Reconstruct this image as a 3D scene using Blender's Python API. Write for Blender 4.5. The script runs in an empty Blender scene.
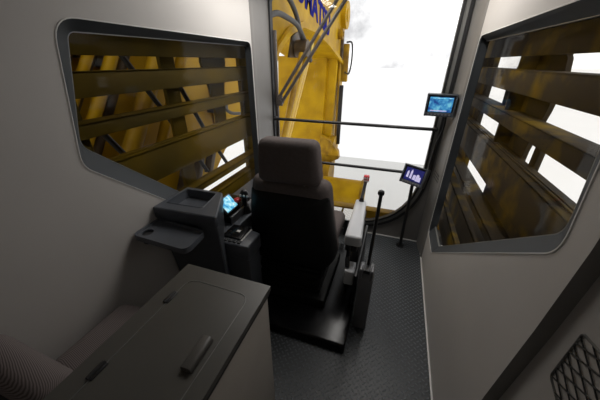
import bpy, bmesh, math, random
from mathutils import Vector, Matrix
random.seed(4)
S = bpy.context.scene
COL = S.collection
XL, XR, YF, YB, ZC = -1.35, 0.49, 2.90, -0.55, 2.55

# ------------------------------------------------------------------ materials
def nmat(name, col, rough=0.5, metal=0.0, noise=0.0, nscale=8.0, bump=0.0, bscale=200.0, col2=None, spec=0.5, coat=0.0):
    m = bpy.data.materials.new(name); m.use_nodes = True
    nt = m.node_tree; b = nt.nodes['Principled BSDF']
    b.inputs['Base Color'].default_value = (*col, 1)
    b.inputs['Roughness'].default_value = rough
    b.inputs['Metallic'].default_value = metal
    b.inputs['Specular IOR Level'].default_value = spec
    b.inputs['Coat Weight'].default_value = coat
    tc = nt.nodes.new('ShaderNodeTexCoord')
    if noise > 0 or col2:
        n = nt.nodes.new('ShaderNodeTexNoise'); n.inputs['Scale'].default_value = nscale
        n.inputs['Detail'].default_value = 4
        nt.links.new(tc.outputs['Object'], n.inputs['Vector'])
        r = nt.nodes.new('ShaderNodeValToRGB')
        c2 = col2 if col2 else tuple(c * (1 - noise) for c in col)
        r.color_ramp.elements[0].position = 0.35; r.color_ramp.elements[1].position = 0.65
        r.color_ramp.elements[0].color = (*c2, 1); r.color_ramp.elements[1].color = (*col, 1)
        nt.links.new(n.outputs['Fac'], r.inputs['Fac'])
        nt.links.new(r.outputs['Color'], b.inputs['Base Color'])
    if bump > 0:
        n2 = nt.nodes.new('ShaderNodeTexNoise'); n2.inputs['Scale'].default_value = bscale
        nt.links.new(tc.outputs['Object'], n2.inputs['Vector'])
        bp = nt.nodes.new('ShaderNodeBump'); bp.inputs['Strength'].default_value = bump
        bp.inputs['Distance'].default_value = 0.002
        nt.links.new(n2.outputs['Fac'], bp.inputs['Height'])
        nt.links.new(bp.outputs['Normal'], b.inputs['Normal'])
    return m

def math_node(nt, op, a, b=None, c=None):
    n = nt.nodes.new('ShaderNodeMath'); n.operation = op
    for i, v in enumerate((a, b, c)):
        if v is None: continue
        if isinstance(v, (int, float)): n.inputs[i].default_value = v
        else: nt.links.new(v, n.inputs[i])
    return n.outputs[0]

def tread_mat(name, col, pitch=0.042, rough=0.42, metal=0.0):
    """chequer plate: a diamond lattice of raised lozenges, alternating direction"""
    m = bpy.data.materials.new(name); m.use_nodes = True
    nt = m.node_tree; b = nt.nodes['Principled BSDF']
    b.inputs['Roughness'].default_value = rough; b.inputs['Metallic'].default_value = metal
    tc = nt.nodes.new('ShaderNodeTexCoord')
    mp = nt.nodes.new('ShaderNodeMapping'); mp.inputs['Rotation'].default_value = (0, 0, math.radians(45))
    mp.inputs['Scale'].default_value = (1 / pitch,) * 3
    nt.links.new(tc.outputs['Object'], mp.inputs['Vector'])
    sp = nt.nodes.new('ShaderNodeSeparateXYZ'); nt.links.new(mp.outputs['Vector'], sp.inputs[0])
    fx = math_node(nt, 'SUBTRACT', math_node(nt, 'FRACT', sp.outputs['X']), 0.5)
    fy = math_node(nt, 'SUBTRACT', math_node(nt, 'FRACT', sp.outputs['Y']), 0.5)
    ix = math_node(nt, 'FLOOR', sp.outputs['X']); iy = math_node(nt, 'FLOOR', sp.outputs['Y'])
    par = math_node(nt, 'ABSOLUTE', math_node(nt, 'MODULO', math_node(nt, 'ADD', ix, iy), 2))
    def lozenge(a, bb):
        u = math_node(nt, 'MULTIPLY', a, 2.1); v = math_node(nt, 'MULTIPLY', bb, 5.2)
        return math_node(nt, 'ADD', math_node(nt, 'MULTIPLY', u, u), math_node(nt, 'MULTIPLY', v, v))
    d1 = lozenge(fx, fy); d2 = lozenge(fy, fx)
    d = math_node(nt, 'ADD', math_node(nt, 'MULTIPLY', d1, par),
                  math_node(nt, 'MULTIPLY', d2, math_node(nt, 'SUBTRACT', 1.0, par)))
    h = nt.nodes.new('ShaderNodeMapRange'); h.interpolation_type = 'SMOOTHSTEP'
    nt.links.new(d, h.inputs['Value'])
    h.inputs['From Min'].default_value = 0.25; h.inputs['From Max'].default_value = 1.15
    h.inputs['To Min'].default_value = 1.0; h.inputs['To Max'].default_value = 0.0
    mix = nt.nodes.new('ShaderNodeMix'); mix.data_type = 'RGBA'
    mix.inputs['A'].default_value = (*col, 1)
    mix.inputs['B'].default_value = (*(min(1, c * (3.2 if pitch < .033 else 1.4)) for c in col), 1)      # studs worn paler than the sheet
    nt.links.new(h.outputs['Result'], mix.inputs['Factor'])
    nt.links.new(mix.outputs['Result'], b.inputs['Base Color'])
    bp = nt.nodes.new('ShaderNodeBump'); bp.inputs['Strength'].default_value = 0.9
    bp.inputs['Distance'].default_value = 0.004
    nt.links.new(h.outputs['Result'], bp.inputs['Height'])
    nt.links.new(bp.outputs['Normal'], b.inputs['Normal'])
    return m

def stripe_fabric(name, c1, c2, scale):
    m = nmat(name, c1, 0.85, spec=0.2)
    nt = m.node_tree; b = nt.nodes['Principled BSDF']
    tc = nt.nodes.new('ShaderNodeTexCoord')
    w = nt.nodes.new('ShaderNodeTexWave'); w.wave_type = 'BANDS'; w.bands_direction = 'Y'
    w.inputs['Scale'].default_value = scale; w.inputs['Distortion'].default_value = 1.2
    w.inputs['Detail'].default_value = 1.0; w.inputs['Detail Scale'].default_value = 0.4
    mp = nt.nodes.new('ShaderNodeMapping'); mp.inputs['Rotation'].default_value = (0.9, 0, 0.12)
    nt.links.new(tc.outputs['Object'], mp.inputs['Vector'])
    nt.links.new(mp.outputs['Vector'], w.inputs['Vector'])
    r = nt.nodes.new('ShaderNodeValToRGB')
    r.color_ramp.elements[0].color = (*c1, 1); r.color_ramp.elements[1].color = (*c2, 1)
    nt.links.new(w.outputs['Fac'], r.inputs['Fac']); nt.links.new(r.outputs['Color'], b.inputs['Base Color'])
    return m

def glass_mat(name, tint):
    m = bpy.data.materials.new(name); m.use_nodes = True
    nt = m.node_tree; nt.nodes.clear()
    o = nt.nodes.new('ShaderNodeOutputMaterial'); t = nt.nodes.new('ShaderNodeBsdfTransparent')
    g = nt.nodes.new('ShaderNodeBsdfGlossy'); mx = nt.nodes.new('ShaderNodeMixShader')
    lwt = nt.nodes.new('ShaderNodeLayerWeight'); lwt.inputs['Blend'].default_value = 0.5
    pw = math_node(nt, 'POWER', lwt.outputs['Facing'], 5.0)
    fac = math_node(nt, 'MULTIPLY_ADD', pw, 0.10, 0.008)
    t.inputs['Color'].default_value = (*tint, 1); g.inputs['Roughness'].default_value = 0.03
    nt.links.new(fac, mx.inputs[0]); nt.links.new(t.outputs[0], mx.inputs[1])
    nt.links.new(g.outputs[0], mx.inputs[2]); nt.links.new(mx.outputs[0], o.inputs[0])
    return m

def dirty_paint(name, dark, yellow, scale, lo, hi):
    m = nmat(name, dark, 0.7, spec=0.12)
    nt = m.node_tree; b = nt.nodes['Principled BSDF']
    tc = nt.nodes.new('ShaderNodeTexCoord')
    n = nt.nodes.new('ShaderNodeTexNoise'); n.inputs['Scale'].default_value = scale
    n.inputs['Detail'].default_value = 3; n.inputs['Roughness'].default_value = 0.55
    nt.links.new(tc.outputs['Object'], n.inputs['Vector'])
    r = nt.nodes.new('ShaderNodeValToRGB')
    r.color_ramp.elements[0].position = lo; r.color_ramp.elements[1].position = hi
    r.color_ramp.elements[0].color = (*dark, 1); r.color_ramp.elements[1].color = (*yellow, 1)
    nt.links.new(n.outputs['Fac'], r.inputs['Fac']); nt.links.new(r.outputs['Color'], b.inputs['Base Color'])
    return m

def screen_mat(name, cols, scale, strength):
    m = bpy.data.materials.new(name); m.use_nodes = True
    nt = m.node_tree; b = nt.nodes['Principled BSDF']
    b.inputs['Base Color'].default_value = (0.01, 0.01, 0.02, 1); b.inputs['Roughness'].default_value = 0.2
    tc = nt.nodes.new('ShaderNodeTexCoord')
    n = nt.nodes.new('ShaderNodeTexNoise'); n.inputs['Scale'].default_value = scale; n.inputs['Detail'].default_value = 3
    nt.links.new(tc.outputs['Object'], n.inputs['Vector'])
    r = nt.nodes.new('ShaderNodeValToRGB'); e = r.color_ramp.elements
    e[0].position = 0.36; e[0].color = (*cols[0], 1); e[1].position = 0.66; e[1].color = (*cols[2], 1)
    k = e.new(0.52); k.color = (*cols[1], 1)
    nt.links.new(n.outputs['Fac'], r.inputs['Fac'])
    nt.links.new(r.outputs['Color'], b.inputs['Emission Color']); b.inputs['Emission Strength'].default_value = strength
    return m

def emit_mat(name, col, strength):
    m = nmat(name, col, 0.4); b = m.node_tree.nodes['Principled BSDF']
    b.inputs['Emission Color'].default_value = (*col, 1); b.inputs['Emission Strength'].default_value = strength
    return m

M = dict(
    wall=nmat('wall_vinyl', (0.475, 0.452, 0.43), 0.48, noise=0.04, nscale=3, bump=0.10, bscale=420),
    pillar=nmat('pillar_moulding', (0.16, 0.152, 0.143), 0.4, noise=0.05, bump=0.05, bscale=300),
    rim=nmat('pale_edge_trim', (0.62, 0.61, 0.59), 0.3, noise=0.04),
    frame=nmat('grey_window_frame', (0.048, 0.053, 0.058), 0.55, noise=0.06, bump=0.04, spec=0.16),
    gasket=nmat('black_rubber', (0.008, 0.008, 0.009), 0.5, noise=0.1),
    alu=nmat('brushed_metal', (0.22, 0.22, 0.21), 0.4, metal=0.5, noise=0.08, nscale=20),
    black=nmat('black_plastic', (0.009, 0.009, 0.010), 0.42, noise=0.1, bump=0.05),
    gloss=nmat('black_gloss_paint', (0.005, 0.005, 0.006), 0.22, noise=0.1, spec=0.22),
    shell=nmat('black_seat_shell', (0.006, 0.006, 0.006), 0.6, noise=0.1, bump=0.05, spec=0.25),
    fabric=nmat('brown_seat_fabric', (0.125, 0.104, 0.100), 0.9, noise=0.12, nscale=60, bump=0.35, bscale=700, spec=0.2),
    stripe=stripe_fabric('ribbed_seat_fabric', (0.085, 0.069, 0.066), (0.21, 0.18, 0.175), 85),
    console=nmat('charcoal_console_plastic', (0.066, 0.073, 0.086), 0.40, noise=0.06, bump=0.10, bscale=500),
    cabinet=nmat('grey_brown_cabinet_paint', (0.072, 0.068, 0.060), 0.42, noise=0.05, bump=0.06, bscale=350),
    cabinet_side=nmat('taupe_cabinet_panel', (0.33, 0.30, 0.265), 0.5, noise=0.05),
    handle=nmat('dark_handle_plastic', (0.075, 0.070, 0.063), 0.45, noise=0.06),
    armpad=nmat('grey_armrest_plastic', (0.55, 0.56, 0.58), 0.30, noise=0.05, coat=0.2),
    greymetal=nmat('grey_metal', (0.20, 0.20, 0.21), 0.35, metal=0.5, noise=0.08),
    red=nmat('red_plastic', (0.55, 0.03, 0.04), 0.3, noise=0.05),
    white=nmat('white_plastic', (0.75, 0.74, 0.72), 0.4, noise=0.04),
    yellow=nmat('yellow_machine_paint', (0.56, 0.335, 0.002), 0.5, col2=(0.38, 0.21, 0.002), nscale=1.6, bump=0.03, spec=0.2),
    yellow2=nmat('worn_yellow_paint', (0.46, 0.27, 0.008), 0.5, col2=(0.20, 0.105, 0.008), nscale=2.6, spec=0.25),
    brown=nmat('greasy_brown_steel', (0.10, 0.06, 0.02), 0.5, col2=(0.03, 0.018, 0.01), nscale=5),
    cylinder_yellow=nmat('glossy_cylinder_yellow', (0.62, 0.38, 0.01), 0.25, noise=0.1, spec=0.6),
    chrome=nmat('cylinder_rod_steel', (0.72, 0.55, 0.15), 0.22, metal=0.7, noise=0.06),
    hose=nmat('black_hydraulic_hose', (0.055, 0.050, 0.045), 0.55, noise=0.15),
    wiper=nmat('wiper_steel', (0.085, 0.070, 0.060), 0.45, noise=0.12),
    blue=nmat('blue_lettering', (0.008, 0.010, 0.20), 0.7, noise=0.1, spec=0.05),
    deckdark=nmat('dark_deck_steel', (0.05, 0.045, 0.04), 0.6, noise=0.25),
    ground=nmat('pale_dusty_ground', (0.93, 0.93, 0.93), 0.95, noise=0.03, nscale=0.2, spec=0.1),
    floor=tread_mat('floor_chequer_plate', (0.036, 0.040, 0.044), 0.031),
    tread=tread_mat('galvanised_chequer_plate', (0.75, 0.75, 0.74), 0.034, 0.35, 0.0),
    lever_grey=nmat('lever_box_grey', (0.12, 0.122, 0.13), 0.42, noise=0.06, bump=0.05),
    guard_l=dirty_paint('olive_guard_paint', (0.062, 0.044, 0.005), (0.165, 0.105, 0.001), 0.9, 0.34, 0.60),
    guard_r=dirty_paint('smeared_guard_paint', (0.036, 0.029, 0.021), (0.17, 0.108, 0.003), 3.4, 0.50, 0.70),
    glass=glass_mat('clear_glass', (0.97, 0.97, 0.97)),
    glass_low=glass_mat('lower_windscreen_glass', (0.80, 0.80, 0.79)),
    glass_side=glass_mat('tinted_side_glass', (0.93, 0.92, 0.90)),
    screen_map=screen_mat('map_screen', ((0.01, 0.06, 0.28), (0.05, 0.30, 0.62), (0.20, 0.62, 0.80)), 22, 0.8),
    screen_blue=emit_mat('navy_screen', (0.010, 0.012, 0.10), 0.7),
    screen_cyan=screen_mat('touch_screen', ((0.03, 0.30, 0.62), (0.25, 0.72, 0.90), (0.70, 0.95, 1.0)), 30, 1.0),
    screen_white=emit_mat('screen_white', (0.42, 0.40, 0.58), 0.8),
    fill_light=emit_mat('fill_diffuser', (1.0, 0.96, 0.90), 2.0),  # glow of the added ceiling strips
)

# ------------------------------------------------------------------ mesh helpers
class G:
    def __init__(s): s.bm = bmesh.new()
    def _join(s, bm):
        me = bpy.data.meshes.new('tmp'); bm.to_mesh(me); bm.free(); s.bm.from_mesh(me); bpy.data.meshes.remove(me); return s
    def box(s, x0, x1, y0, y1, z0, z1, bev=0.0, seg=2, rot=None, piv=None):
        b = bmesh.new(); bmesh.ops.create_cube(b, size=1)
        c = Vector(((x0+x1)/2, (y0+y1)/2, (z0+z1)/2))
        for v in b.verts: v.co = Vector((v.co.x*(x1-x0), v.co.y*(y1-y0), v.co.z*(z1-z0))) + c
        if bev: bmesh.ops.bevel(b, geom=b.edges[:], offset=bev, segments=seg, affect='EDGES', profile=0.5)
        if rot is not None:
            p = Vector(piv) if piv else c
            for v in b.verts: v.co = rot @ (v.co - p) + p
        return s._join(b)
    def prism(s, pts, axis, a0, a1, bev=0.0, seg=2, pts2=None):
        """polygon swept along axis ('X': pts are (y,z); 'Y': (x,z); 'Z': (x,y)); pts2 = other end"""
        f = {'X': lambda p, a: (a, p[0], p[1]), 'Y': lambda p, a: (p[0], a, p[1]), 'Z': lambda p, a: (p[0], p[1], a)}[axis]
        b = bmesh.new(); q = pts2 or pts
        A = [b.verts.new(f(p, a0)) for p in pts]; B = [b.verts.new(f(p, a1)) for p in q]
        n = len(pts)
        fa = b.faces.new(A); fb = b.faces.new(B[::-1])
        for i in range(n): b.faces.new((A[i], B[i], B[(i+1) % n], A[(i+1) % n]))
        bmesh.ops.recalc_face_normals(b, faces=b.faces[:])
        if bev:
            es = [e for e in b.edges if e.calc_face_angle(0) > 0.5]
            bmesh.ops.bevel(b, geom=es, offset=bev, segments=seg, affect='EDGES', profile=0.5)
        return s._join(b)
    def tube(s, pts, r, n=10, r2=None):
        pts = [Vector(p) for p in pts]; b = bmesh.new(); rings = []
        t0 = (pts[1]-pts[0]).normalized()
        up = Vector((0, 0, 1)) if abs(t0.z) < 0.9 else Vector((1, 0, 0))
        u = t0.cross(up).normalized()
        for i, p in enumerate(pts):
            t = (pts[min(i+1, len(pts)-1)] - pts[max(i-1, 0)]).normalized()
            u = (u - t*u.dot(t)).normalized(); w = t.cross(u)
            rr = r if r2 is None else r + (r2-r)*i/(len(pts)-1)
            rings.append([b.verts.new(p + (u*math.cos(2*math.pi*k/n) + w*math.sin(2*math.pi*k/n))*rr) for k in range(n)])
        for i in range(len(rings)-1):
            for k in range(n):
                b.faces.new((rings[i][k], rings[i][(k+1) % n], rings[i+1][(k+1) % n], rings[i+1][k]))
        b.faces.new(rings[0][::-1]); b.faces.new(rings[-1])
        bmesh.ops.recalc_face_normals(b, faces=b.faces[:])
        return s._join(b)
    def ball(s, c, r, sc=(1, 1, 1), n=16):
        b = bmesh.new(); bmesh.ops.create_uvsphere(b, u_segments=n, v_segments=n//2+2, radius=r)
        for v in b.verts: v.co = Vector((v.co.x*sc[0], v.co.y*sc[1], v.co.z*sc[2])) + Vector(c)
        return s._join(b)
    def loops(s, loops, close=False, cap0=False, cap1=False):
        """skin between point loops of equal length"""
        b = bmesh.new(); L = [[b.verts.new(p) for p in lp] for lp in loops]; n = len(L[0])
        m = len(L)
        for i in range(m if close else m-1):
            A = L[i]; B = L[(i+1) % m]
            for k in range(n): b.faces.new((A[k], A[(k+1) % n], B[(k+1) % n], B[k]))
        if cap0: b.faces.new(L[0][::-1])
        if cap1: b.faces.new(L[-1])
        bmesh.ops.recalc_face_normals(b, faces=b.faces[:])
        return s._join(b)
    def holed(s, outer, hole, axis, a0, a1):
        """plate with one opening, extruded from a0 to a1"""
        f = {'X': lambda p, a: (a, p[0], p[1]), 'Y': lambda p, a: (p[0], a, p[1]), 'Z': lambda p, a: (p[0], p[1], a)}[axis]
        b = bmesh.new(); es = []
        for lp in (outer, hole):
            vs = [b.verts.new(f(p, a0)) for p in lp]
            es += [b.edges.new((vs[i], vs[(i+1) % len(vs)])) for i in range(len(vs))]
        bmesh.ops.triangle_fill(b, edges=es, use_beauty=True)
        r = bmesh.ops.extrude_face_region(b, geom=b.faces[:])
        d = Vector(f((0, 0), a1)) - Vector(f((0, 0), a0))
        for v in [g for g in r['geom'] if isinstance(g, bmesh.types.BMVert)]: v.co += d
        bmesh.ops.recalc_face_normals(b, faces=b.faces[:])
        return s._join(b)
    def warp(s, fn):
        for v in s.bm.verts: v.co = Vector(fn(v.co))
        return s
    def rot(s, R, piv):
        p = Vector(piv)
        for v in s.bm.verts: v.co = R @ (v.co - p) + p
        return s
    def done(s, name, mat, parent=None, sharp=38):
        bm = s.bm
        w = Vector((0, 0, 0)); p = parent
        while p is not None: w += p.location; p = p.parent
        for v in bm.verts: v.co -= w
        for f in bm.faces: f.smooth = True
        lim = math.radians(sharp)
        for e in bm.edges:
            if len(e.link_faces) != 2 or e.calc_face_angle(0) > lim: e.smooth = False
        me = bpy.data.meshes.new(name); bm.to_mesh(me); bm.free()
        me.materials.append(M[mat] if isinstance(mat, str) else mat)
        o = bpy.data.objects.new(name, me); COL.objects.link(o)
        if parent is not None: o.parent = parent
        return o

def thing(name, label, cat, loc, group=None):
    o = bpy.data.objects.new(name, None); COL.objects.link(o); o.location = loc; o.empty_display_size = 0.1
    return tag(o, label, cat, group)
def tag(o, label, cat, group=None, kind=None):
    o['label'] = label; o['category'] = cat
    if group: o['group'] = group
    if kind: o['kind'] = kind
    return o
def struct(o): o['kind'] = 'structure'; return o
def sroot(name, loc):
    o = bpy.data.objects.new(name, None); COL.objects.link(o); o.location = loc; return struct(o)

def rpoly(pts, seg=8):
    """pts: (a, b, radius) -> outline with rounded corners, seg+1 points a corner"""
    out = []; n = len(pts)
    for i in range(n):
        p = Vector(pts[i][:2]); a = Vector(pts[i-1][:2]); c = Vector(pts[(i+1) % n][:2]); r = pts[i][2]
        u = (a-p).normalized(); v = (c-p).normalized(); ang = u.angle(v)
        t = min(r/math.tan(ang/2), 0.48*(a-p).length, 0.48*(c-p).length)
        p0 = p+u*t; p1 = p+v*t
        for k in range(seg+1):
            q = k/seg; out.append(tuple(p0*(1-q)**2 + p*2*q*(1-q) + p1*q*q))
    return out
def offset_poly(pts, d):
    out = []; n = len(pts)
    area = sum(pts[i][0]*pts[(i+1) % n][1]-pts[(i+1) % n][0]*pts[i][1] for i in range(n))
    sg = 1 if area > 0 else -1
    for i in range(n):
        a = Vector(pts[i-1]); c = Vector(pts[(i+1) % n]); t = (c-a).normalized()
        nrm = Vector((t.y, -t.x))*sg
        out.append(tuple(Vector(pts[i])+nrm*d))
    return out
def spline(pts, k=8):
    P = [Vector(p) for p in pts]; P = [P[0]*2-P[1]]+P+[P[-1]*2-P[-2]]; out = []
    for i in range(1, len(P)-2):
        for j in range(k):
            t = j/k; a, b, c, d = P[i-1:i+3]
            out.append(0.5*((2*b)+(c-a)*t+(2*a-5*b+4*c-d)*t*t+(3*b-a-3*c+d)*t**3))
    out.append(P[-2]); return out
RX = lambda d: Matrix.Rotation(math.radians(d), 3, 'X')
RY = lambda d: Matrix.Rotation(math.radians(d), 3, 'Y')
RZ = lambda d: Matrix.Rotation(math.radians(d), 3, 'Z')

# ------------------------------------------------------------------ camera
FPX = 266.5
cam_d = bpy.data.cameras.new('camera'); cam = bpy.data.objects.new('camera', cam_d); COL.objects.link(cam)
cam_d.sensor_width = 36; cam_d.lens = FPX/600*36; cam_d.clip_start = 0.02; cam_d.clip_end = 2000
cam.location = (0, 0, 1.9); cam.rotation_euler = (math.radians(90-27.4), 0, math.radians(19.3))
S.camera = cam

# ------------------------------------------------------------------ the cab shell
struct(G().box(XL-.06, XR+.2, YB-.06, YF+.05, -.06, 0).done('floor', 'floor'))
struct(G().box(XL-.06, XR+.2, YB-.06, YF+.05, ZC, ZC+.06).done('ceiling', 'wall'))
struct(G().box(XL-.06, XR+.2, YB-.06, YB, 0, ZC).done('wall_back', 'wall'))

lo = rpoly([(2.50, 2.06, .07), (2.50, .34, .07), (2.0, .34, .08), (.775, 1.465, .10), (.875, 2.065, .12)])
li = rpoly([(2.515, 2.03, .05), (2.515, .42, .05), (2.06, .42, .06), (.825, 1.545, .08), (.945, 2.018, .05)])
ro = rpoly([(2.575, 2.068, .07), (2.575, .36, .07), (2.22, .36, .08), (.80, 1.425, .12), (.88, 2.075, .13)])
ri = rpoly([(2.655, 2.035, .05), (2.655, .43, .05), (2.23, .43, .06), (.895, 1.44, .09), (.985, 2.025, .08)])

# left wall: upper plate with the window opening
struct(G().holed([(YB, 0), (YF+.05, 0), (YF+.05, ZC), (YB, ZC)], lo, 'X', XL, XL-.06).done('wall_left', 'wall'))
# right wall: front leaf, then a shallow step back to the near leaf
edge = [(.70, ZC), (.706, 1.9), (.711, 1.50), (.733, 1.186), (.774, .756), (.80, .45), (.81, 0)]
wr = G()
wr.holed([(YF+.05, 0), (YF+.05, ZC)] + edge, ro, 'X', XR, XR+.0395)
wr.prism([(YB, 0)] + [(y+.03, z) for y, z in edge[::-1]] + [(YB, ZC)], 'X', XR+.040, XR+.10)
struct(wr.done('wall_right', 'wall'))
# slanting reveal of the step, its shade put in by the darker pillar colour
rv = G(); A = [(XR-.001, y, z) for y, z in edge]; B = [(XR+.041, y-.006, z) for y, z in edge]
bmv = rv.bm; va = [bmv.verts.new(p) for p in A]; vb = [bmv.verts.new(p) for p in B]
for i in range(len(va)-1): bmv.faces.new((va[i], va[i+1], vb[i+1], vb[i]))
struct(rv.done('trim_1', 'pillar'))

def side_window(n, X, sgn, outer, inner):
    """frame funnels outwards from the wall face to the glass"""
    root = sroot('window_%d' % n, (X, 1.6, 1.3))
    at = lambda lp, x: [(x, y, z) for y, z in lp]
    lip = offset_poly(outer, .005)
    g = G().loops([at(lip, X), at(offset_poly(outer, .003), X-sgn*.003), at(offset_poly(outer, -.001), X-sgn*.003), at(offset_poly(outer, -.002), X+sgn*.003)])
    g.done('edge_trim', 'rim', root)
    d1 = X+sgn*.045
    g = G().loops([at(offset_poly(outer, -.001), X-sgn*.001), at(offset_poly(outer, -.006), X+sgn*.006), at(inner, d1), at(inner, d1+sgn*.02), at(outer, d1+sgn*.02)], close=True)
    g.done('frame', 'frame', root)
    g = G().loops([at(offset_poly(inner, .001), d1-sgn*.001), at(offset_poly(inner, -.0025), d1-sgn*.001), at(offset_poly(inner, -.0025), d1+sgn*.012)])
    g.done('glazing_bead', 'alu', root)
    g = G().loops([at(inner, d1+sgn*.012), at(inner, d1+sgn*.018)], cap0=True, cap1=True)
    g.done('pane', 'glass_side', root)
    return root
side_window(1, XL, -1, lo, li)
side_window(2, XR, 1, ro, ri)

# front wall and windscreen
fo = rpoly([(.350, .14, .82), (.372, 2.46, .06), (-1.325, 2.46, .06), (-1.325, .14, .16)], seg=12)
FWO = [(XL-.06, 0), (XR+.06, 0), (XR+.06, ZC), (XL-.06, ZC)]
struct(G().holed(FWO, offset_poly(fo, .075), 'Y', YF, YF+.05).done('wall_front', 'pillar'))
w3 = sroot('window_3', (-.45, YF, 1.3))
aty = lambda lp, y: [(x, y, z) for x, z in lp]
def ringy(o1, o2, y0, y1):
    return G().loops([aty(offset_poly(fo, o1), y0), aty(offset_poly(fo, o2), y0), aty(offset_poly(fo, o2), y1), aty(offset_poly(fo, o1), y1)], close=True)
ringy(.048, .076, YF-.022, YF+.04).done('outer_seal', 'gasket', w3)
ringy(.018, .048, YF-.012, YF+.04).done('metal_surround', 'alu', w3)
ringy(-.004, .018, YF-.020, YF+.04).done('gasket', 'gasket', w3)
ZS = .945
up = [p for p in fo if p[1] > ZS]; lw = [p for p in fo if p[1] <= ZS]
# split the rounded outline at the joint between the two panes
upper = [(.356, ZS+.002), (.372, 2.46), (-1.325, 2.46), (-1.325, ZS+.002)]
lower = []
for p in fo:
    if p[1] <= ZS: lower.append(p)
lower = [(-1.325, ZS-.002)] + [p for p in lower if p[0] < -.6] + [p for p in lower if p[0] >= -.6] + [(.356, ZS-.002)]
G().prism(upper, 'Y', YF+.018, YF+.024).done('upper_pane', 'glass', w3)
G().prism(lower, 'Y', YF+.018, YF+.024).done('lower_pane', 'glass_low', w3)

# moulded corner pillars between side windows and windscreen
def pillar(n, X, sgn, xe, y0):
    # plan profile, from the side window edge to the windscreen seal
    P = [(X, y0), (X-sgn*.010*xe, y0+.015), (X-sgn*.014*xe, y0+.035), (X-sgn*.008*xe, y0+.05), (X-sgn*.010*xe, y0+.08), (X-sgn*.018*xe, 2.70),
         (X-sgn*.028*xe, 2.76), (X-sgn*.036*xe, 2.83), (X-sgn*.040*xe, YF), (X+sgn*.03, YF), (X+sgn*.03, y0)]
    g = G().prism(P, 'Z', 0.001, ZC-.001)
    o = struct(g.done('trim_%d' % n, 'pillar', None, 25))
    return o
pillar(2, XR, 1, 1, 2.59)
pillar(3, XL, -1, .3, 2.515)
# small vent slots on the right pillar
vent = thing('pillar_vent', 'three dark louvre slots moulded in the right corner pillar beside the lower monitor', 'vent', (.455, 2.75, .86))
for k in range(3):
    G().prism([(.4705, 2.67), (.4605, 2.76), (.4525, 2.83), (.4560, 2.83), (.4640, 2.76), (.4740, 2.67)], 'Z', .862+k*.030, .869+k*.030).done('slot', 'gasket', vent)
# floor-edge strips
struct(G().box(.478, XR, .8, YF-.01, 0, .012, .004).done('baseboard_right', 'rim'))
struct(G().box(XL+.01, XR-.01, YF-.012, YF, 0, .014, .004).done('baseboard_front', 'rim'))

# ------------------------------------------------------------------ fill strips added on the ceiling (out of frame, to brighten the upper walls)
def cab_fill(x, y0, y1, label, power):
    y = (y0+y1)/2
    t = thing('ceiling_fill', label, 'fill_light', (x, y, ZC-.03), 'added fill strips on the cab ceiling')
    G().box(x-.06, x+.06, y0-.02, y1+.02, ZC-.025, ZC, .006).done('housing', 'black', t)
    G().box(x-.05, x+.05, y0, y1, ZC-.032, ZC-.024, .003).done('diffuser', 'fill_light', t)
    d = bpy.data.lights.new('cab_fill_light', 'AREA'); d.shape = 'RECTANGLE'; d.size = .10; d.size_y = y1-y0; d.energy = power; d.color = (1, .97, .93)
    o = bpy.data.objects.new('cab_fill_light', d); COL.objects.link(o); o.location = (x, y, ZC-.036)
cab_fill(XL+.38, 1.75, 2.8, 'added fill strip, out of view on the ceiling beside the left wall', 12)
cab_fill(XR-.38, 1.75, 2.8, 'added fill strip, out of view on the ceiling beside the right wall', 12)

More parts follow.
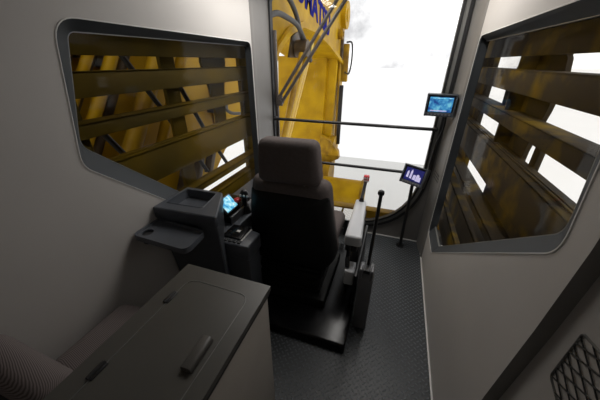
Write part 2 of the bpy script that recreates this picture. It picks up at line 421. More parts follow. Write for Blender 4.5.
# ------------------------------------------------------------------ outside guards
def guard(side):
    s = -1 if side == 'l' else 1
    X = -1.50 if side == 'l' else .64
    mt = 'guard_l' if side == 'l' else 'guard_r'
    t = thing('window_guard', 'olive yellow steel louvre guard outside the left window, boom behind it' if side == 'l' else
              'dark brown steel louvre guard smeared with yellow outside the right window', 'guard', (X, 1.9, .2), 'louvre guards outside the side windows')
    def bx(name, d0, d1, y0, y1, z0, z1, bev=.004):
        x0, x1 = sorted((X+s*d0, X+s*d1))
        return G().box(x0, x1, y0, y1, z0, z1, bev).done(name, mt, t)
    Y0, Y1 = .45, (3.05 if side == 'l' else 4.1)
    bx('top_plate', 0, .03, Y0, Y1, 1.93, 2.35)
    for z0, z1 in ((1.737, 1.858), (1.542, 1.617), (1.165, 1.381), (.905, .958), (.60, .785), (.25, .50)):
        x0, x1 = sorted((X, X+s*.118))
        g = G().box(x0, x1, Y0, Y1, z1-.012, z1, .003)           # shelf
        x0, x1 = sorted((X, X+s*.012)); g.box(x0, x1, Y0, Y1, z0, z1, .003)   # hanging face
        if z0 == 1.165:
            x0, x1 = sorted((X+s*.045, X+s*.056)); g.box(x0, x1, Y0, Y1, z1, z1+.010, .002)
            x0, x1 = sorted((X+s*.068, X+s*.076)); g.box(x0, x1, Y0, Y1, z1, z1+.007, .002)
        g.done('slat', mt, t)
    if side == 'l':
        bx('post', .12, .15, 1.66, 1.80, .1, 2.30)
        xs = sorted((X+s*.12, X+s*.145))
        gp = rpoly([(2.12, .15, .01), (2.46, .15, .01), (2.47, 1.97, .09), (2.11, 1.97, .09)])
        gp2 = [(y, z) for y, z in gp]
        G().prism([(2.24, 1.30), (2.36, 1.30), (2.40, 1.66), (2.47, 1.90), (2.45, 2.0), (2.13, 2.0), (2.11, 1.90), (2.19, 1.66)], 'X', *xs).done('gusset', mt, t)
        bx('post', .115, .16, 2.72, 3.05, .1, 2.30)
        bx('post', .115, .16, .45, 1.02, .1, 2.30)
    else:
        xs = sorted((X+s*.12, X+s*.145))
        G().prism([(1.93, .90), (2.34, .90), (2.33, 1.36), (2.58, 1.56), (2.60, 1.72), (2.54, 1.80), (2.53, 1.84), (2.50, 1.89), (2.44, 1.935), (2.44, 2.0), (1.86, 2.0), (1.875, 1.93), (1.855, 1.915), (1.825, 1.84), (1.85, 1.66), (1.89, 1.545), (1.92, 1.42)], 'X', *xs).done('gusset', mt, t)
        bx('rib', .03, .125, 2.19, 2.215, 1.40, 2.0)
        bx('post', .115, .16, 3.13, 4.1, .2, 2.30)
        bx('post', .12, .15, 1.745, 1.815, .9, 1.60)
        bx('lower_plate', .115, .15, .45, 2.0, .85, 1.19)
        bx('post', .115, .16, .45, .90, .1, 2.30)
        bx('cross_bar', .125, .155, .9, 3.2, 1.565, 1.60)
    return t
guard('l'); guard('r')

# ------------------------------------------------------------------ deck and ground outside
struct(G().box(-400, 400, -400, 400, -5.3, -5.0).done('ground', 'ground'))
dk = thing('machine_deck', 'chequer plate walkway deck with yellow edge under the cab windows', 'deck', (0, 1, -.2))
G().box(-2.0, 1.5, -1.2, 3.16, -.24, -.07).done('deck_plate', 'deckdark', dk)
G().box(-2.0, 1.5, 3.17, 3.30, -.24, .17, .015).done('edge_beam', 'yellow2', dk)
G().box(-2.0, 1.5, 3.02, 3.168, -.065, .06, .01).done('beam_step', 'deckdark', dk)
G().box(.62, 1.48, .6, 3.01, -.069, -.055).done('walkway', 'tread', dk)
G().box(-1.9, 1.4, -1.0, 3.0, -5.0, -.25, .05).done('support', 'deckdark', dk)
rl = thing('deck_handrail', 'yellow toe board and posts along the outer walkway beyond the right window', 'handrail', (1.3, 2, -.06))
G().box(1.06, 1.10, 1.2, 2.98, -.053, .25, .01).done('toe_board', 'yellow2', rl)
for y in (1.3, 2.1, 2.9):
    G().tube([(1.08, y, .2), (1.08, y, 1.0)], .022).done('post', 'deckdark', rl)
G().tube([(1.08, 1.2, 1.0), (1.08, 2.98, 1.0)], .022).done('rail', 'deckdark', rl)

# ------------------------------------------------------------------ the boom
BX = -2.3
bm_ = thing('excavator_boom', 'huge yellow excavator boom with blue lettering rising beyond the windscreen', 'boom', (-2.9, 3, .3))
side = [(-1.2, -.3), (1.0, -.3), (1.7, .05), (2.25, .26), (2.95, .52), (3.25, .76), (3.75, .90), (4.25, 1.04), (4.75, 1.55), (5.15, 2.08), (5.8, 2.42), (6.6, 2.62),
        (7.6, 2.60), (9.0, 2.38), (10.4, 2.08), (11.3, 1.86), (11.55, 2.3), (11.6, 3.0), (11.45, 3.9), (10.5, 4.6), (7, 5.0), (3, 4.6), (-1.2, 4.0)]
G().prism(side, 'X', BX, BX-1.9).done('boom_body', 'yellow', bm_)
low = [(4.27, .98), (4.77, 1.50), (5.17, 2.04), (5.82, 2.38), (6.6, 2.57), (7.6, 2.55), (9.0, 2.33), (10.4, 2.03), (11.3, 1.81)]
hi_ = [(y-.02, z+.12) for y, z in low]
G().prism(low + hi_[::-1], 'X', BX+.02, BX+.09).done('lower_flange', 'yellow', bm_)
# lettering along the side plate
tx = bpy.data.curves.new('lettering', 'FONT'); tx.body = 'KOMATSU'; tx.size = .62; tx.extrude = .004; tx.offset = .022
to = bpy.data.objects.new('lettering_tmp', tx); COL.objects.link(to)
bpy.context.view_layer.update()
me = bpy.data.meshes.new_from_object(to.evaluated_get(bpy.context.evaluated_depsgraph_get()))
bpy.data.objects.remove(to); me.name = 'lettering'
wmax = max(v.co.x for v in me.vertices)
y0, y1 = 5.75, 9.25
for v in me.vertices:
    u = v.co.x/wmax; yy = y0+(y1-y0)*u
    zz = 2.91 - .17*(yy-7.4) + v.co.y*1.15
    v.co = Vector((BX+.006+v.co.z, yy, zz)) - bm_.location
me.materials.clear(); me.materials.append(M['blue'])
lo_ = bpy.data.objects.new('lettering', me); COL.objects.link(lo_); lo_.parent = bm_; lo_['label'] = 'bold blue capital lettering'
# brown plate as the arch's shade, stiffeners, bolt heads and brackets on the near side plate
G().prism([(5.75, 1.98), (6.85, 1.98), (6.75, 2.36), (6.35, 2.50), (5.95, 2.36)], 'X', BX+.01, BX+.05, .01).done('pocket_shade', 'brown', bm_)
for (ya, za, yb, zb) in ((2.1, .45, 2.35, .85), (2.42, .52, 2.62, .92), (2.70, .60, 2.9, 1.0)):
    G().prism([(ya, za), (ya+.09, za+.02), (yb+.09, zb), (yb, zb)], 'X', BX+.005, BX+.10, .01).done('bracket', 'brown', bm_)
for (a, b) in (((1.84, 2.42), (1.10, 1.42)), ((2.01, 2.42), (1.20, 1.30)), ((2.30, 2.42), (1.36, 1.10)), ((2.70, 2.42), (1.62, .85))):
    G().tube([(BX+.02, *a), (BX+.02, *b)], .035, 10).done('gap_shade', 'brown', bm_)  # dark tubes put in for the shaded gaps between the pipes
G().box(BX, BX+.03, 3.05, 3.12, 1.0, 2.6, .01).done('stiffener', 'yellow2', bm_)
G().box(BX, BX+.03, 4.3, 4.38, 1.25, 2.9, .01).done('stiffener', 'yellow2', bm_)
G().box(BX, BX+.14, 2.95, 3.25, 1.32, 1.42, .02).tube([(BX+.1, 3.0, 1.38), (BX+.1, 3.0, 1.0)], .02).done('junction_block', 'black', bm_)
# pin bosses and ribs at the far end of the side plate
for (y, z, r, m) in ((11.2, 3.35, .42, 'yellow'), (10.6, 2.75, .16, 'yellow2')):
    G().tube([(BX-.3, y, z), (BX+.16, y, z)], r, 24).tube([(BX+.15, y, z), (BX+.19, y, z)], r*.45, 20).done('pin_boss', m, bm_)
G().box(BX-.2, BX+.10, 11.0, 11.15, 1.95, 2.75, .02).done('rib', 'brown', bm_)
G().box(BX-.1, BX+.25, 11.35, 11.55, 1.2, 2.5, .03).done('rib', 'yellow2', bm_)
# column that drops below the boom
G().prism([(-4.6, 2.1), (-2.68, 2.1), (-2.82, -2.5), (-4.7, -2.5)], 'Y', 10.6, 12.2).done('column_body', 'yellow', bm_)
G().prism([(-2.69, 2.1), (-2.34, 2.1), (-2.46, -2.5), (-2.83, -2.5)], 'Y', 10.75, 12.1).done('bevel_plate', 'yellow', bm_)
G().box(-2.33, -2.26, 11.0, 11.3, -.9, 2.0, .02).done('side_rib', 'yellow2', bm_)
G().box(-2.24, -2.10, 11.0, 11.12, -1.2, 1.1, .02).done('edge_bar', 'black', bm_)
for (x, y, z, r) in ((-2.32, 10.8, -1.35, .55), (-2.3, 10.2, -2.3, .60)):
    G().tube([(x-.16, y, z), (x+.10, y, z)], r, 24).done('pin_boss', 'yellow2', bm_)
G().prism([(-2.75, -.7), (-2.35, -.9), (-2.0, -1.3), (-1.95, -1.6), (-2.25, -1.75), (-2.35, -2.2), (-2.15, -2.7), (-2.9, -2.8)], 'Y', 10.3, 10.6, .03).done('hook_plate', 'yellow2', bm_)
G().box(-4.0, -2.9, 10.7, 12.0, -5.0, -2.5, .05).done('lower_link', 'brown', bm_)
G().tube([(-3.2, 8.8, -2.28), (-.78, 8.8, -2.28)], .46, 32).done('tube_body', 'yellow', bm_)
G().tube([(-.80, 8.8, -2.28), (-.66, 8.8, -2.28)], .50, 32).done('end_cap', 'yellow2', bm_)
G().box(-2.9, -.66, 8.4, 9.3, -3.15, -2.80, .03).done('saddle', 'brown', bm_)
G().box(-2.6, -1.0, 8.5, 9.2, -5.0, -3.1, .05).done('pedestal', 'brown', bm_)
# cylinder in front of the column
G().tube([(-2.12, 6.45, 1.98), (-2.12, 5.05, .45)], .062, 20).done('barrel', 'cylinder_yellow', bm_)
G().tube([(-2.2, 6.75, 1.92), (-2.2, 5.35, .35)], .075, 20).done('barrel', 'cylinder_yellow', bm_)
G().tube([(-2.02, 6.55, 2.30), (-2.12, 6.74, 1.94)], .05, 16).done('rod', 'chrome', bm_)
G().tube([(-2.22, 6.1, 2.15), (-1.96, 6.1, 2.15)], .16, 20).done('clevis', 'brown', bm_)
G().tube([(-2.05, 5.95, 2.05), (-2.05, 4.85, .55)], .055, 16).done('barrel', 'yellow2', bm_)
G().tube([(-2.05, 4.87, .58), (-2.05, 4.6, .25)], .03, 12).done('rod', 'chrome', bm_)
# pipes and braces on the near part of the boom
for i, (a, b, r, m, lab) in enumerate((
    ((-2.16, 1.75, 2.45), (-2.16, 1.05, 1.50), .045, 'yellow', 'leftmost of the yellow pipes slanting across the boom behind the left window'),
    ((-2.16, 1.92, 2.45), (-2.16, 1.16, 1.40), .035, 'yellow', 'second yellow pipe from the left behind the left window'),
    ((-2.16, 2.10, 2.45), (-2.16, 1.25, 1.25), .045, 'yellow', 'third yellow pipe from the left behind the left window'),
    ((-2.14, 2.55, 2.45), (-2.14, 1.42, .90), .075, 'yellow2', 'thickest yellow pipe on the boom behind the left window, second from right'),
    ((-2.16, 2.85, 2.45), (-2.16, 1.75, .80), .05, 'yellow', 'rightmost yellow pipe slanting across the boom behind the left window'))):
    p = G().tube([a, b], r, 16).done('pipe', m, bm_)
    mid = Vector(a).lerp(Vector(b), .45)
    G().box(-2.31, mid.x-r*.4, mid.y-.04, mid.y+.04, mid.z-.05, mid.z+.05, .01).done('clamp', 'brown', p)
hr = thing('access_handrail', 'black slanting handrail bars in front of the boom behind the left window', 'handrail', (-1.95, 2, -.07))
for a, b in (((1.55, 2.10), (2.05, 1.30)), ((1.95, 2.10), (2.45, 1.20)), ((1.33, 1.45), (1.62, .95)), ((2.05, 1.30), (2.35, .80)), ((1.62, .95), (1.9, -.03)), ((2.45, 1.20), (2.75, .75))):
    G().tube([(-1.95, *a), (-1.95, *b)], .022).done('bar', 'black', hr)
G().tube([(-1.95, 1.6, .98), (-1.95, 2.9, .98)], .018).done('bar', 'black', hr)
# hoses
def hose(label, pts, r):
    o = G().tube(spline(pts, 10), r, 12).done('hydraulic_hose', 'hose', bm_); o['label'] = label
hose('upper black hydraulic hose arching from the windscreen edge across the yellow boom', [(-2.15, 4.6, 2.78), (-2.1, 4.9, 2.87), (-2.1, 5.35, 2.90), (-2.1, 5.75, 2.72), (-2.1, 6.0, 2.46), (-2.1, 6.25, 2.22), (-2.12, 6.5, 1.98)], .045)
hose('lower black hydraulic hose arching under the upper one on the yellow boom', [(-2.1, 4.5, 2.52), (-2.08, 4.8, 2.60), (-2.08, 5.15, 2.60), (-2.06, 5.7, 2.53), (-2.04, 6.05, 2.33), (-2.02, 6.3, 2.12), (-2.04, 6.55, 1.92)], .045)
hose('thin black hose looping behind the lower slats at the front of the left window', [(-2.22, 3.0, 1.60), (-2.15, 3.15, 1.35), (-2.15, 3.4, 1.25), (-2.15, 3.9, 1.22), (-2.2, 4.2, 1.4)], .022)
gh = G().tube(spline([(-2.15, 11.35, 2.55), (-1.95, 11.4, 2.5), (-1.92, 11.4, 1.9), (-2.0, 11.4, 1.5), (-2.15, 11.35, 1.55)], 8), .03).done('grab_handle', 'black', bm_)

# ------------------------------------------------------------------ windscreen wiper
def fpt(px, py, y):      # a point of the windscreen plane
    return (px, y, py)
wp = thing('windscreen_wiper', 'black wiper with vertical blade and twin arms outside the windscreen', 'wiper', (-1.25, YF+.05, 1.5))
yw = YF+.07
G().box(-1.345, -1.298, yw-.02, yw+.01, 1.00, 2.19, .006).done('blade', 'wiper', wp)
piv = (-1.275, yw, 1.47)
G().tube([piv, (-.54, yw+.03, 2.50)], .018, 8).done('arm', 'wiper', wp)
G().tube([(-1.30, yw, 1.53), (-.625, yw+.03, 2.50)], .018, 8).done('arm', 'wiper', wp)
G().tube([(-1.275, yw-.03, 1.49), (-1.275, yw+.03, 1.49)], .03, 14).box(-1.345, -1.25, yw-.012, yw+.012, 1.45, 1.57, .008).done('pivot', 'wiper', wp)

# ------------------------------------------------------------------ rails across the windscreen
def crossrail(z, x0, x1, label):
    t = thing('guard_rail', label, 'rail', ((x0+x1)/2, YF-.05, z), 'black rails across the windscreen')
    G().tube([(x0, YF-.045, z), (x1, YF-.045, z)], .016, 12).done('bar', 'black', t)
    for x in (x0+.01, x1-.01): G().tube([(x, YF-.045, z), (x, YF-.005, z)], .022, 12).done('bracket', 'black', t)
crossrail(1.325, -1.31, .385, 'upper black rail running across the windscreen above the headrest')
crossrail(.865, -1.31, .385, 'lower black rail running across the windscreen behind the headrest and lower monitor')

# ------------------------------------------------------------------ operator seat
CX = -.655
seat = thing('operator_seat', 'high-backed brown and black operator seat facing the windscreen', 'seat', (CX, 1.75, 0))
def cushion(cx, cy, cz, w, d, h, bev, fn=None):
    g = G().box(cx-w/2, cx+w/2, cy-d/2, cy+d/2, cz-h/2, cz+h/2, bev, 6)
    if fn: g.warp(fn)
    return g
def head_fn(c):
    t = (c.z-1.18)/.28
    x = CX+.030+(c.x-CX-.030)*(1.07-.14*t); y = c.y-.02*t
    return (x, y + .10*((c.x-CX)/.3)**2*0.5, c.z)
cushion(CX+.030, 1.565, 1.315, .42, .15, .305, .05, head_fn).done('headrest', 'fabric', seat)
for dx in (-.1, .13):
    G().tube([(CX+dx, 1.60, 1.05), (CX+dx, 1.585, 1.25)], .01).done('headrest_post', 'greymetal', seat)
# backrest: padded front and shoulders, hard shell behind
def back_outline(k=0.0):
    return rpoly([(CX-.295+k, 1.165-k, .09), (CX+.295-k, 1.165-k, .09), (CX+.325-k, .90, .3), (CX+.385-k, .55, .15), (CX+.30-k, .43+k, .10),
                  (CX-.27+k, .43+k, .10), (CX-.345+k, .58, .15), (CX-.32+k, .90, .3)], 6)
L = lambda pts, y, f=None: [(x, y if f is None else f(x, z, y), z) for x, z in pts]
lean = lambda x, z, y: y + .11*(.8-z)*-.0 + .05*((x-CX)/.35)**2
G().loops([L(back_outline(.05), 1.555, lean), L(back_outline(.015), 1.575, lean), L(back_outline(0), 1.61, lean), L(back_outline(.0), 1.68, lean), L(back_outline(.03), 1.72, lean), L(back_outline(.10), 1.735, lean)], cap0=True, cap1=True).done('backrest', 'fabric', seat)
def shell_outline(k=0.0):
    return rpoly([(CX-.292+k, 1.075-k, .05), (CX+.295-k, 1.075-k, .05), (CX+.325-k, .90, .3), (CX+.383-k, .55, .15), (CX+.30-k, .43+k, .10),
                  (CX-.27+k, .43+k, .10), (CX-.343+k, .58, .15), (CX-.318+k, .90, .3)], 6)
G().loops([L(shell_outline(.07), 1.528, lean), L(shell_outline(.03), 1.540, lean), L(shell_outline(-.003), 1.575, lean), L(shell_outline(-.004), 1.63, lean)], cap0=True, cap1=True).done('backrest_shell', 'shell', seat)
cushion(CX, 2.02, .52, .66, .62, .15, .06).done('seat_cushion', 'fabric', seat)
G().box(CX-.31, CX+.31, 1.62, 2.28, .40, .47, .02).done('seat_pan', 'black', seat)
# suspension with ribbed bellows
g = G()
for k in range(6): g.box(CX-.27+.012*(k % 2), CX+.27-.012*(k % 2), 1.58+.012*(k % 2), 2.15, .17+k*.04, .205+k*.04, .012)
g.done('bellows', 'shell', seat)
G().box(CX-.33, CX+.33, 1.52, 2.20, .08, .17, .02).done('suspension_base', 'shell', seat)
G().prism([(1.243, 0), (2.45, 0), (2.45, .095), (1.75, .095), (1.262, .075)], 'X', -.96, -.10, .012, 3).done('base_plate', 'gloss', seat)
# right arm console
arm = G().box(-.240, -.104, 1.74, 2.40, .60, .70, .022, 5)
arm.warp(lambda c: (c.x + (-.172-c.x)*(.24*(c.y-1.74)/.66) - .028*(c.y-1.74)/.66, c.y, c.z))
arm.done('armrest', 'armpad', seat)
G().box(-.232, -.135, 1.765, 2.37, .53, .603, .012).done('armrest_underside', 'black', seat)
G().box(-.22, -.127, 1.86, 2.30, .13, .535, .015).done('arm_pillar', 'black', seat)
G().box(-.125, -.100, 1.62, 2.40, .10, .42, .008).done('side_panel', 'black', seat)
G().box(-.208, -.128, 1.66, 1.80, .27, .415, .015, 3).done('adjuster_box', 'armpad', seat)
G().tube([(-.20, 1.85, .52), (-.20, 1.74, .47), (-.19, 1.70, .42)], .018).done('hinge', 'black', seat)
G().tube([(-.20, 1.755, .602), (-.20, 1.755, .50)], .016).done('adjuster_knob', 'black', seat)
# right joystick
jx, jyy = -.195, 2.365
G().tube([(jx, jyy, .695), (jx, jyy, .735)], .026, 16, .018).done('joystick_boot', 'black', seat)
G().tube(spline([(jx, jyy, .73), (jx+.010, jyy, .82), (jx+.020, jyy-.005, .915)], 5), .015, 12).done('joystick_stem', 'greymetal', seat)
jg = G().box(jx-.005, jx+.047, jyy-.03, jyy+.02, .91, .972, .012, 4).done('joystick_grip', 'red', seat)
for dx in (.010, .032): G().tube([(jx+dx, jyy-.028, .952), (jx+dx, jyy-.034, .952)], .009).done('button', 'white', jg)
G().box(jx-.001, jx+.043, jyy-.034, jyy-.028, .918, .930, .003).done('button', 'white', jg)

# foot pedals ahead of the seat
for x, lab in ((-.510, 'left bright metal chequer plate foot pedal by the windscreen'), (-.375, 'right bright metal chequer plate foot pedal by the windscreen')):
    p = thing('foot_pedal', lab, 'pedal', (x, 2.6, 0), 'pair of foot pedals')
    G().box(x-.056, x+.056, 2.64, 2.865, .285, .30, .004, rot=RX(6), piv=(x, 2.7, .29)).done('tread_plate', 'tread', p)
    G().tube([(x, 2.76, .0), (x, 2.75, .285)], .025).done('stem', 'black', p)

# ------------------------------------------------------------------ floor lever
lv = thing('control_lever', 'tall black lever with ball knob rising from a grey floor box beside the seat', 'lever', (.02, 1.6, 0))
G().prism([(1.50, 0), (1.80, 0), (1.80, .20), (1.72, .50), (1.64, .56), (1.56, .54), (1.515, .46)], 'X', -.085, .022, .012, 3).done('lever_box', 'lever_grey', lv)
G().box(-.055, -.008, 1.54, 1.70, .535, .567, .006).done('gaiter', 'black', lv)
G().box(-.082, -.060, 1.53, 1.60, .46, .575, .01, 3).done('cheek', 'greymetal', lv)
G().box(-.003, .019, 1.53, 1.60, .46, .575, .01, 3).done('cheek', 'greymetal', lv)
G().tube([(-.030, 1.62, .48), (-.016, 1.63, 1.14)], .012, 12).done('rod', 'black', lv)
G().ball((-.017, 1.63, 1.150), .022).done('knob', 'black', lv)

# ------------------------------------------------------------------ monitors
def monitor(name, label, c, w, h, d, rz, rx, screen, bars=False):
    """built facing -Y at the origin, then turned"""
    root = thing(name, label, 'monitor', c)
    R = RZ(rz) @ RX(rx)
    def fin(g, n, m, par=None):
        g.rot(R, (0, 0, 0)); g.warp(lambda v: v+Vector(c)); return g.done(n, m, par or root)
    # visor style bezel
    g = G().box(-w/2, w/2, 0, d, -h/2, h/2, .008, 3)
    fin(g, 'housing', 'black')
    g = G()
    t = .012
    g.box(-w/2, w/2, -.022, .01, h/2-t, h/2, .004).box(-w/2, -w/2+t, -.018, .01, -h/2, h/2, .004).box(w/2-t, w/2, -.018, .01, -h/2, h/2, .004).box(-w/2, w/2, -.008, .01, -h/2, -h/2+h*.17, .004)
    bz = fin(g, 'bezel', 'console')
    sw, s0, s1 = w*.78, -h*.30, h*.36
    sc = fin(G().box(-sw/2, sw/2, -.003, .002, s0, s1), 'screen', screen)
    for k in range(7):
        x = -w*.36+k*w*.12
        fin(G().box(x-.007, x+.007, -.012, -.006, -h/2+.010, -h/2+.022, .002), 'button', 'greymetal', bz)
    return root, fin, (sw, s0, s1), sc
# upper: map picture, on the right pillar
r1, f1, dim, sc = monitor('display_monitor', 'small black monitor with blue map picture clamped high on the right pillar', (.345, 2.68, 1.567), .235, .185, .05, -6, 0, 'screen_map')
f1(G().box(-.075, .055, -.005, -.0028, dim[1]+.006, dim[1]+.014), 'caption_bar', 'screen_white', sc)
f1(G().box(-.09, .09, -.005, -.0028, dim[2]-.012, dim[2]-.006), 'caption_bar', 'screen_cyan', sc)
G().tube([(.36, 2.73, 1.55), (.43, 2.80, 1.55)], .018).done('mount_arm', 'black', r1)
# lower: bar picture, on the floor post
r2, f2, dim, sc = monitor('display_monitor', 'tilted black monitor with navy screen and white shapes on top of the floor post', (.245, 2.62, .925), .235, .185, .055, -34, -20, 'screen_blue')
for x, w_, z0, z1 in ((-.060, .022, -.03, .038), (-.025, .022, -.035, .055), (.012, .03, -.04, .01), (.045, .032, -.045, .022), (.07, .02, -.045, .0)):
    g = G().prism([(x-w_/2, z0), (x+w_/2, z0), (x+w_*.42, z1*.6), (x, z1), (x-w_*.42, z1*.6)], 'Y', -.006, -.0032)
    f2(g, 'white_shape', 'screen_white', sc)
G().tube([(.265, 2.672, .905), (.262, 2.725, .872)], .02).done('swivel', 'black', r2)
ps = thing('monitor_post', 'slim black post standing on the floor at the front right corner under the lower monitor', 'post', (.268, 2.75, 0))
G().tube([(.268, 2.757, 0), (.262, 2.747, .852)], .017, 14).done('pole', 'black', ps)
G().tube([(.268, 2.757, 0), (.268, 2.757, .012)], .045, 20).done('foot_plate', 'black', ps)
cb = G().tube(spline([(.42, 2.76, 1.46), (.430, 2.80, 1.36), (.405, 2.84, 1.20), (.395, 2.855, 1.0), (.385, 2.82, .90)], 8), .008, 8).done('monitor_cable', 'gasket')
tag(cb, 'thin black cable running down the right pillar from the upper to the lower monitor', 'cable')

# ------------------------------------------------------------------ left console
cn = thing('side_console', 'charcoal left side console with storage tray, touch screen and switches', 'console', (-1.1, 1.6, 0))
ZT = 1.10
Aq, Bq, Cq, Dq = (-1.345, 1.062), (-1.345, 1.385), (-1.050, 1.385), (-.892, 1.085)
top = [Aq, Dq, (-.875, 1.105), (-1.045, 1.385), Bq]
inn = rpoly([(-1.315, 1.135, .02), (-1.035, 1.150, .02), (-1.075, 1.355, .02), (-1.32, 1.350, .02)], 3)
# rim plate with the opening of the tray
G().holed(offset_poly(rpoly([(Aq[0], Aq[1], .01), (Dq[0], Dq[1], .02), (Cq[0], Cq[1], .02), (Bq[0], Bq[1], .01)], 3), -.006), inn, 'Z', ZT+.001, ZT-.02).done('tray_rim', 'console', cn)
tr = G().loops([[(x, y, ZT-.002) for x, y in inn], [(x, y, ZT-.055) for x, y in offset_poly(inn, -.012)]], cap1=True).loops([[(x, y, ZT+.001) for x, y in inn], [(x, y, ZT+.004) for x, y in offset_poly(inn, -.003)], [(x, y, ZT-.004) for x, y in offset_poly(inn, -.005)]])
tr.done('storage_tray', 'console', cn)
# body of the upper box, drawing in below
bt = rpoly([(Aq[0], Aq[1], .01), (Dq[0], Dq[1], .02), (Cq[0], Cq[1], .02), (Bq[0], Bq[1], .01)], 3)
bb = rpoly([(-1.345, 1.10, .01), (-.910, 1.12, .02), (-1.09, 1.405, .02), (-1.345, 1.405, .01)], 3)
b0 = rpoly([(-1.345, 1.20, .01), (-.95, 1.20, .02), (-1.1, 1.44, .02), (-1.345, 1.44, .01)], 3)
zz = lambda lp, z: [(x, y, z) for x, y in lp]
G().loops([zz(offset_poly(bt, -.006), ZT+.001), zz(bt, ZT-.005), zz(bt, ZT-.07), zz(offset_poly(bt, -.008), ZT-.08), zz(bb, .78), zz(b0, .0)], cap1=True).done('console_body', 'console', cn)
# lower control shelf with its inclined panels
G().prism([(-1.345, 1.235), (-.80, 1.235), (-.80, 1.42), (-1.0, 1.46), (-1.0, 2.45), (-1.345, 2.45)], 'Z', .68, .80, .012, 3).done('control_shelf', 'console', cn)
G().box(-1.345, -1.06, 1.47, 2.42, 0, .67, .01).box(-1.30, -.808, 1.25, 1.41, .10, .69, .012).done('shelf_base', 'console', cn)
sp = G().box(-1.035, -.890, 1.29, 1.445, .80, .812, .004).done('panel', 'gloss', cn); sp['label'] = 'glossy black lower switch panel'
G().box(-.965, -.935, 1.36, 1.385, .812, .815, .002).done('panel_mark', 'white', cn)
G().box(-1.30, -1.06, 1.45, 1.80, .80, .862, .008).done('raised_panel', 'gloss', cn)
G().box(-1.062, -1.050, 1.45, 1.78, .80, .865, .002).done('panel_edge', 'greymetal', cn)
for k in range(4):
    G().box(-1.00+k*.035, -.975+k*.035, 1.250, 1.28, .80, .810, .003).done('rocker_switch', 'black', cn)
G().box(-.883, -.873, 1.26, 1.43, .80, .808, .002).done('edge_strip', 'rim', cn)
TSR = RY(48)
ts = G().box(-.062, .062, -.078, .078, -.018, 0, .006, 3).rot(TSR, (0, 0, 0)).warp(lambda v: v+Vector((-1.115, 1.52, .935))).done('touch_screen', 'console', cn)
G().box(-.052, .052, -.068, .068, -.003, .002).rot(TSR, (0, 0, 0)).warp(lambda v: v+Vector((-1.115, 1.52, .935))).done('display', 'screen_cyan', ts)
G().tube([(-1.135, 1.52, .86), (-1.13, 1.52, .915)], .015).done('screen_stalk', 'black', ts)
# red stop button and left joystick cluster
G().tube([(-1.10, 1.61, .86), (-1.095, 1.61, .915)], .018).done('button_stem', 'black', cn)
G().ball((-1.092, 1.61, .925), .030, (1, 1, .6)).done('stop_button', 'red', cn)
js = G().tube([(-1.055, 1.66, .80), (-1.055, 1.66, .86)], .05, 16, .03).done('left_joystick', 'black', cn)
G().tube([(-1.055, 1.66, .85), (-1.05, 1.65, .96)], .02, 12).ball((-1.05, 1.65, .965), .034, (1, 1, 1.2)).done('joystick_grip', 'black', js)
for x, y in ((-1.03, 1.618), (-1.00, 1.618), (-1.06, 1.62)):
    G().box(x-.008, x+.008, y-.01, y, .960, .977, .003).done('button', 'rim', js)
for x, y in ((-1.08, 1.86), (-1.02, 1.92), (-1.12, 1.95), (-1.09, 1.76)):
    G().tube([(x, y, .80), (x, y, .835)], .017, 14).done('rotary_knob', 'black', cn)
# fold-out table with cup hole
ft = [(-1.345, .885, .04), (-.945, .868, .05), (-.965, 1.062, .05), (-1.345, 1.085, .03)]
fo1 = rpoly(ft, 6); hole = [(-1.29+.033*math.cos(2*math.pi*k/20), .945+.033*math.sin(2*math.pi*k/20)) for k in range(20)]
tb1 = G().holed(offset_poly(fo1, -.012), hole, 'Z', 1.0, .988)
tb1.loops([zz(offset_poly(fo1, -.012), 1.0), zz(offset_poly(fo1, -.008), 1.010), zz(offset_poly(fo1, -.002), 1.011), zz(fo1, 1.0), zz(fo1, .978), zz(offset_poly(fo1, -.012), .975)])
tbo = tb1.done('fold_out_table', 'console', cn); tbo['label'] = 'tray table with round cup hole folded out from the console front'
G().tube([(-1.29, .945, .988), (-1.29, .945, .94)], .036, 20).done('cup_well', 'black', tbo)
G().box(-1.25, -1.02, 1.05, 1.16, .955, .985, .008).done('table_bracket', 'black', tbo)

# ------------------------------------------------------------------ cabinet with lid
CZ = 1.0
cab = thing('storage_cabinet', 'large grey brown storage cabinet with hinged top lid in the foreground', 'cabinet', (-.64, .4, 0))
x0, x1, y1 = -.873, -.420, .797
G().box(x0+.012, x1-.012, -.50, y1-.012, 0, CZ-.045, .006).done('cabinet_body', 'cabinet_side', cab)
lidp = rpoly([(-.792, .712, .05), (-.482, .712, .05), (-.482, .06, .05), (-.792, .06, .05)], 6)
G().holed([(x0, -.50), (x1, -.50), (x1, y1), (x0, y1)], offset_poly(lidp, .004), 'Z', CZ, CZ-.025).done('top_plate', 'cabinet', cab)
G().box(x0+.006, x1-.004, -.50, y1-.006, CZ-.046, CZ-.0255).done('shadow_gap', 'gasket', cab)
lid = G().loops([zz(lidp, CZ-.02), zz(lidp, CZ-.001), zz(offset_poly(lidp, -.003), CZ+.001)], cap0=True, cap1=True).done('lid', 'cabinet', cab, 5)
G().loops([zz(offset_poly(lidp, .004), CZ), zz(offset_poly(lidp, .003), CZ+.002), zz(offset_poly(lidp, .001), CZ+.002), zz(offset_poly(lidp, 0), CZ)]).done('lid_highlight', 'alu', cab, 10)  # pale ring added as the highlight along the lid edge
for y in (.594, .269):
    G().box(-.812, -.784, y-.03, y+.03, CZ-.002, CZ+.005, .002).tube([(-.800, y-.03, CZ+.004), (-.800, y+.03, CZ+.004)], .006).done('hinge', 'gasket', lid)
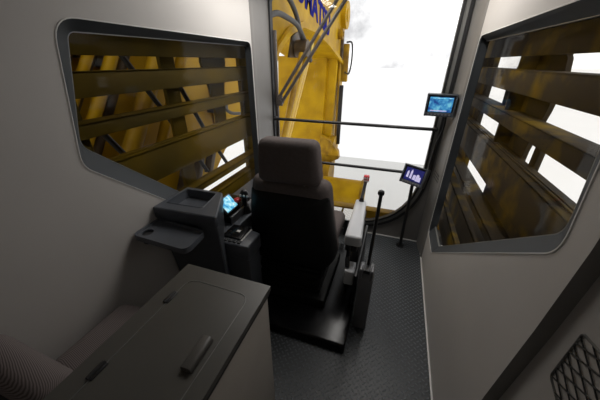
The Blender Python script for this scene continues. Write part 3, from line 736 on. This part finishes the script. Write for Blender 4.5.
G().prism(rpoly([(-.545, CZ, .002), (-.545, CZ+.020, .012), (-.503, CZ+.024, .014), (-.500, CZ, .002)], 4), 'Y', .362, .485, .004, 2).rot(RZ(2), (-.52, .42, CZ)).done('handle', 'handle', lid)

# ------------------------------------------------------------------ jump seat between cabinet and left wall
jp = thing('jump_seat', 'brown ribbed passenger seat between the left wall and the storage cabinet', 'seat', (-1.12, .4, 0))
cushion(-1.105, .485, .64, .41, .43, .16, .07).done('seat_cushion', 'stripe', jp)
G().box(-1.30, -.93, .29, .68, .48, .57, .02).done('seat_pan', 'black', jp)
G().box(-1.25, -.98, .32, .64, 0, .49, .02).done('seat_base', 'black', jp)
bk = G().box(-1.335, -.895, .135, .268, .55, .965, .06, 6)
bk.warp(lambda c: (c.x, c.y, c.z + .05*max(0, (-.895-c.x)/.44)**2*(c.z-.55)/.4))
bk.done('backrest', 'stripe', jp)
G().box(-1.32, -.91, .105, .15, .50, .90, .02).done('back_shell', 'black', jp)

# ------------------------------------------------------------------ expanded-metal pocket on the near right panel
mp = thing('mesh_panel', 'black expanded metal mesh in a pale-edged frame low on the near right wall', 'mesh', (.54, .45, 1.2))
yA, yB_ = .10, .655
po = rpoly([(.655, 1.105, .02), (.652, 1.292, .010), (yA, 1.40, .02), (yA, .93, .02)], 4)
atx = lambda lp, x: [(x, y, z) for y, z in lp]
G().loops([atx(offset_poly(po, .003), XR+.040), atx(offset_poly(po, .001), XR+.034), atx(offset_poly(po, -.001), XR+.034), atx(offset_poly(po, -.002), XR+.040)]).done('rim', 'alu', mp)
g = G()
def inside(y, z):
    if y > .652 or y < yA: return False
    zb = 1.105 + (1.105-.93)/(yB_-yA)*(y-yB_); zt = 1.292+(1.292-1.40)/(yB_-yA)*(y-yB_)
    return zb+.002 < z < zt-.002
st_y, st_z = .036, .036
for i in range(-4, 20):
    for j in range(-14, 30):
        y = .66-i*st_y; z = 1.0+j*st_z*.5 + (0 if i % 2 == 0 else 0)
        if (i+j) % 2: continue
        for dz in (st_z/2, -st_z/2):
            a = Vector((XR+.035, y, z)); b = Vector((XR+.035, y-st_y, z+dz))
            if inside(a.y, a.z) and inside(b.y, b.z): g.tube([a, b], 0.0022, 6)
            elif inside(a.y, a.z) or inside(b.y, b.z):
                p, q = (a, b) if inside(a.y, a.z) else (b, a)
                q2 = p
                for k in range(1, 11):
                    c = p.lerp(q, k/10)
                    if inside(c.y, c.z): q2 = c
                    else: break
                if (q2-p).length > .003: g.tube([p, q2], 0.0022, 6)
g.done('mesh', 'gasket', mp)

# ------------------------------------------------------------------ sky
w = bpy.data.worlds.new('sky'); S.world = w; w.use_nodes = True
nt = w.node_tree; bg = nt.nodes['Background']
tc = nt.nodes.new('ShaderNodeTexCoord'); n = nt.nodes.new('ShaderNodeTexNoise')
n.inputs['Scale'].default_value = 5.0; n.inputs['Detail'].default_value = 6; n.inputs['Roughness'].default_value = .6
nt.links.new(tc.outputs['Generated'], n.inputs['Vector'])
r = nt.nodes.new('ShaderNodeValToRGB')
r.color_ramp.elements[0].position = .38; r.color_ramp.elements[0].color = (.50, .50, .51, 1)
r.color_ramp.elements[1].position = .56; r.color_ramp.elements[1].color = (1, 1, 1, 1)
nt.links.new(n.outputs['Fac'], r.inputs['Fac']); nt.links.new(r.outputs['Color'], bg.inputs['Color'])
bg.inputs['Strength'].default_value = 1.5

S.view_settings.view_transform = 'Standard'; S.view_settings.look = 'None'
S.view_settings.gamma = 1; S.view_settings.use_curve_mapping = False
S.view_settings.exposure = 0.0
S.cycles.max_bounces = 10; S.cycles.transparent_max_bounces = 16
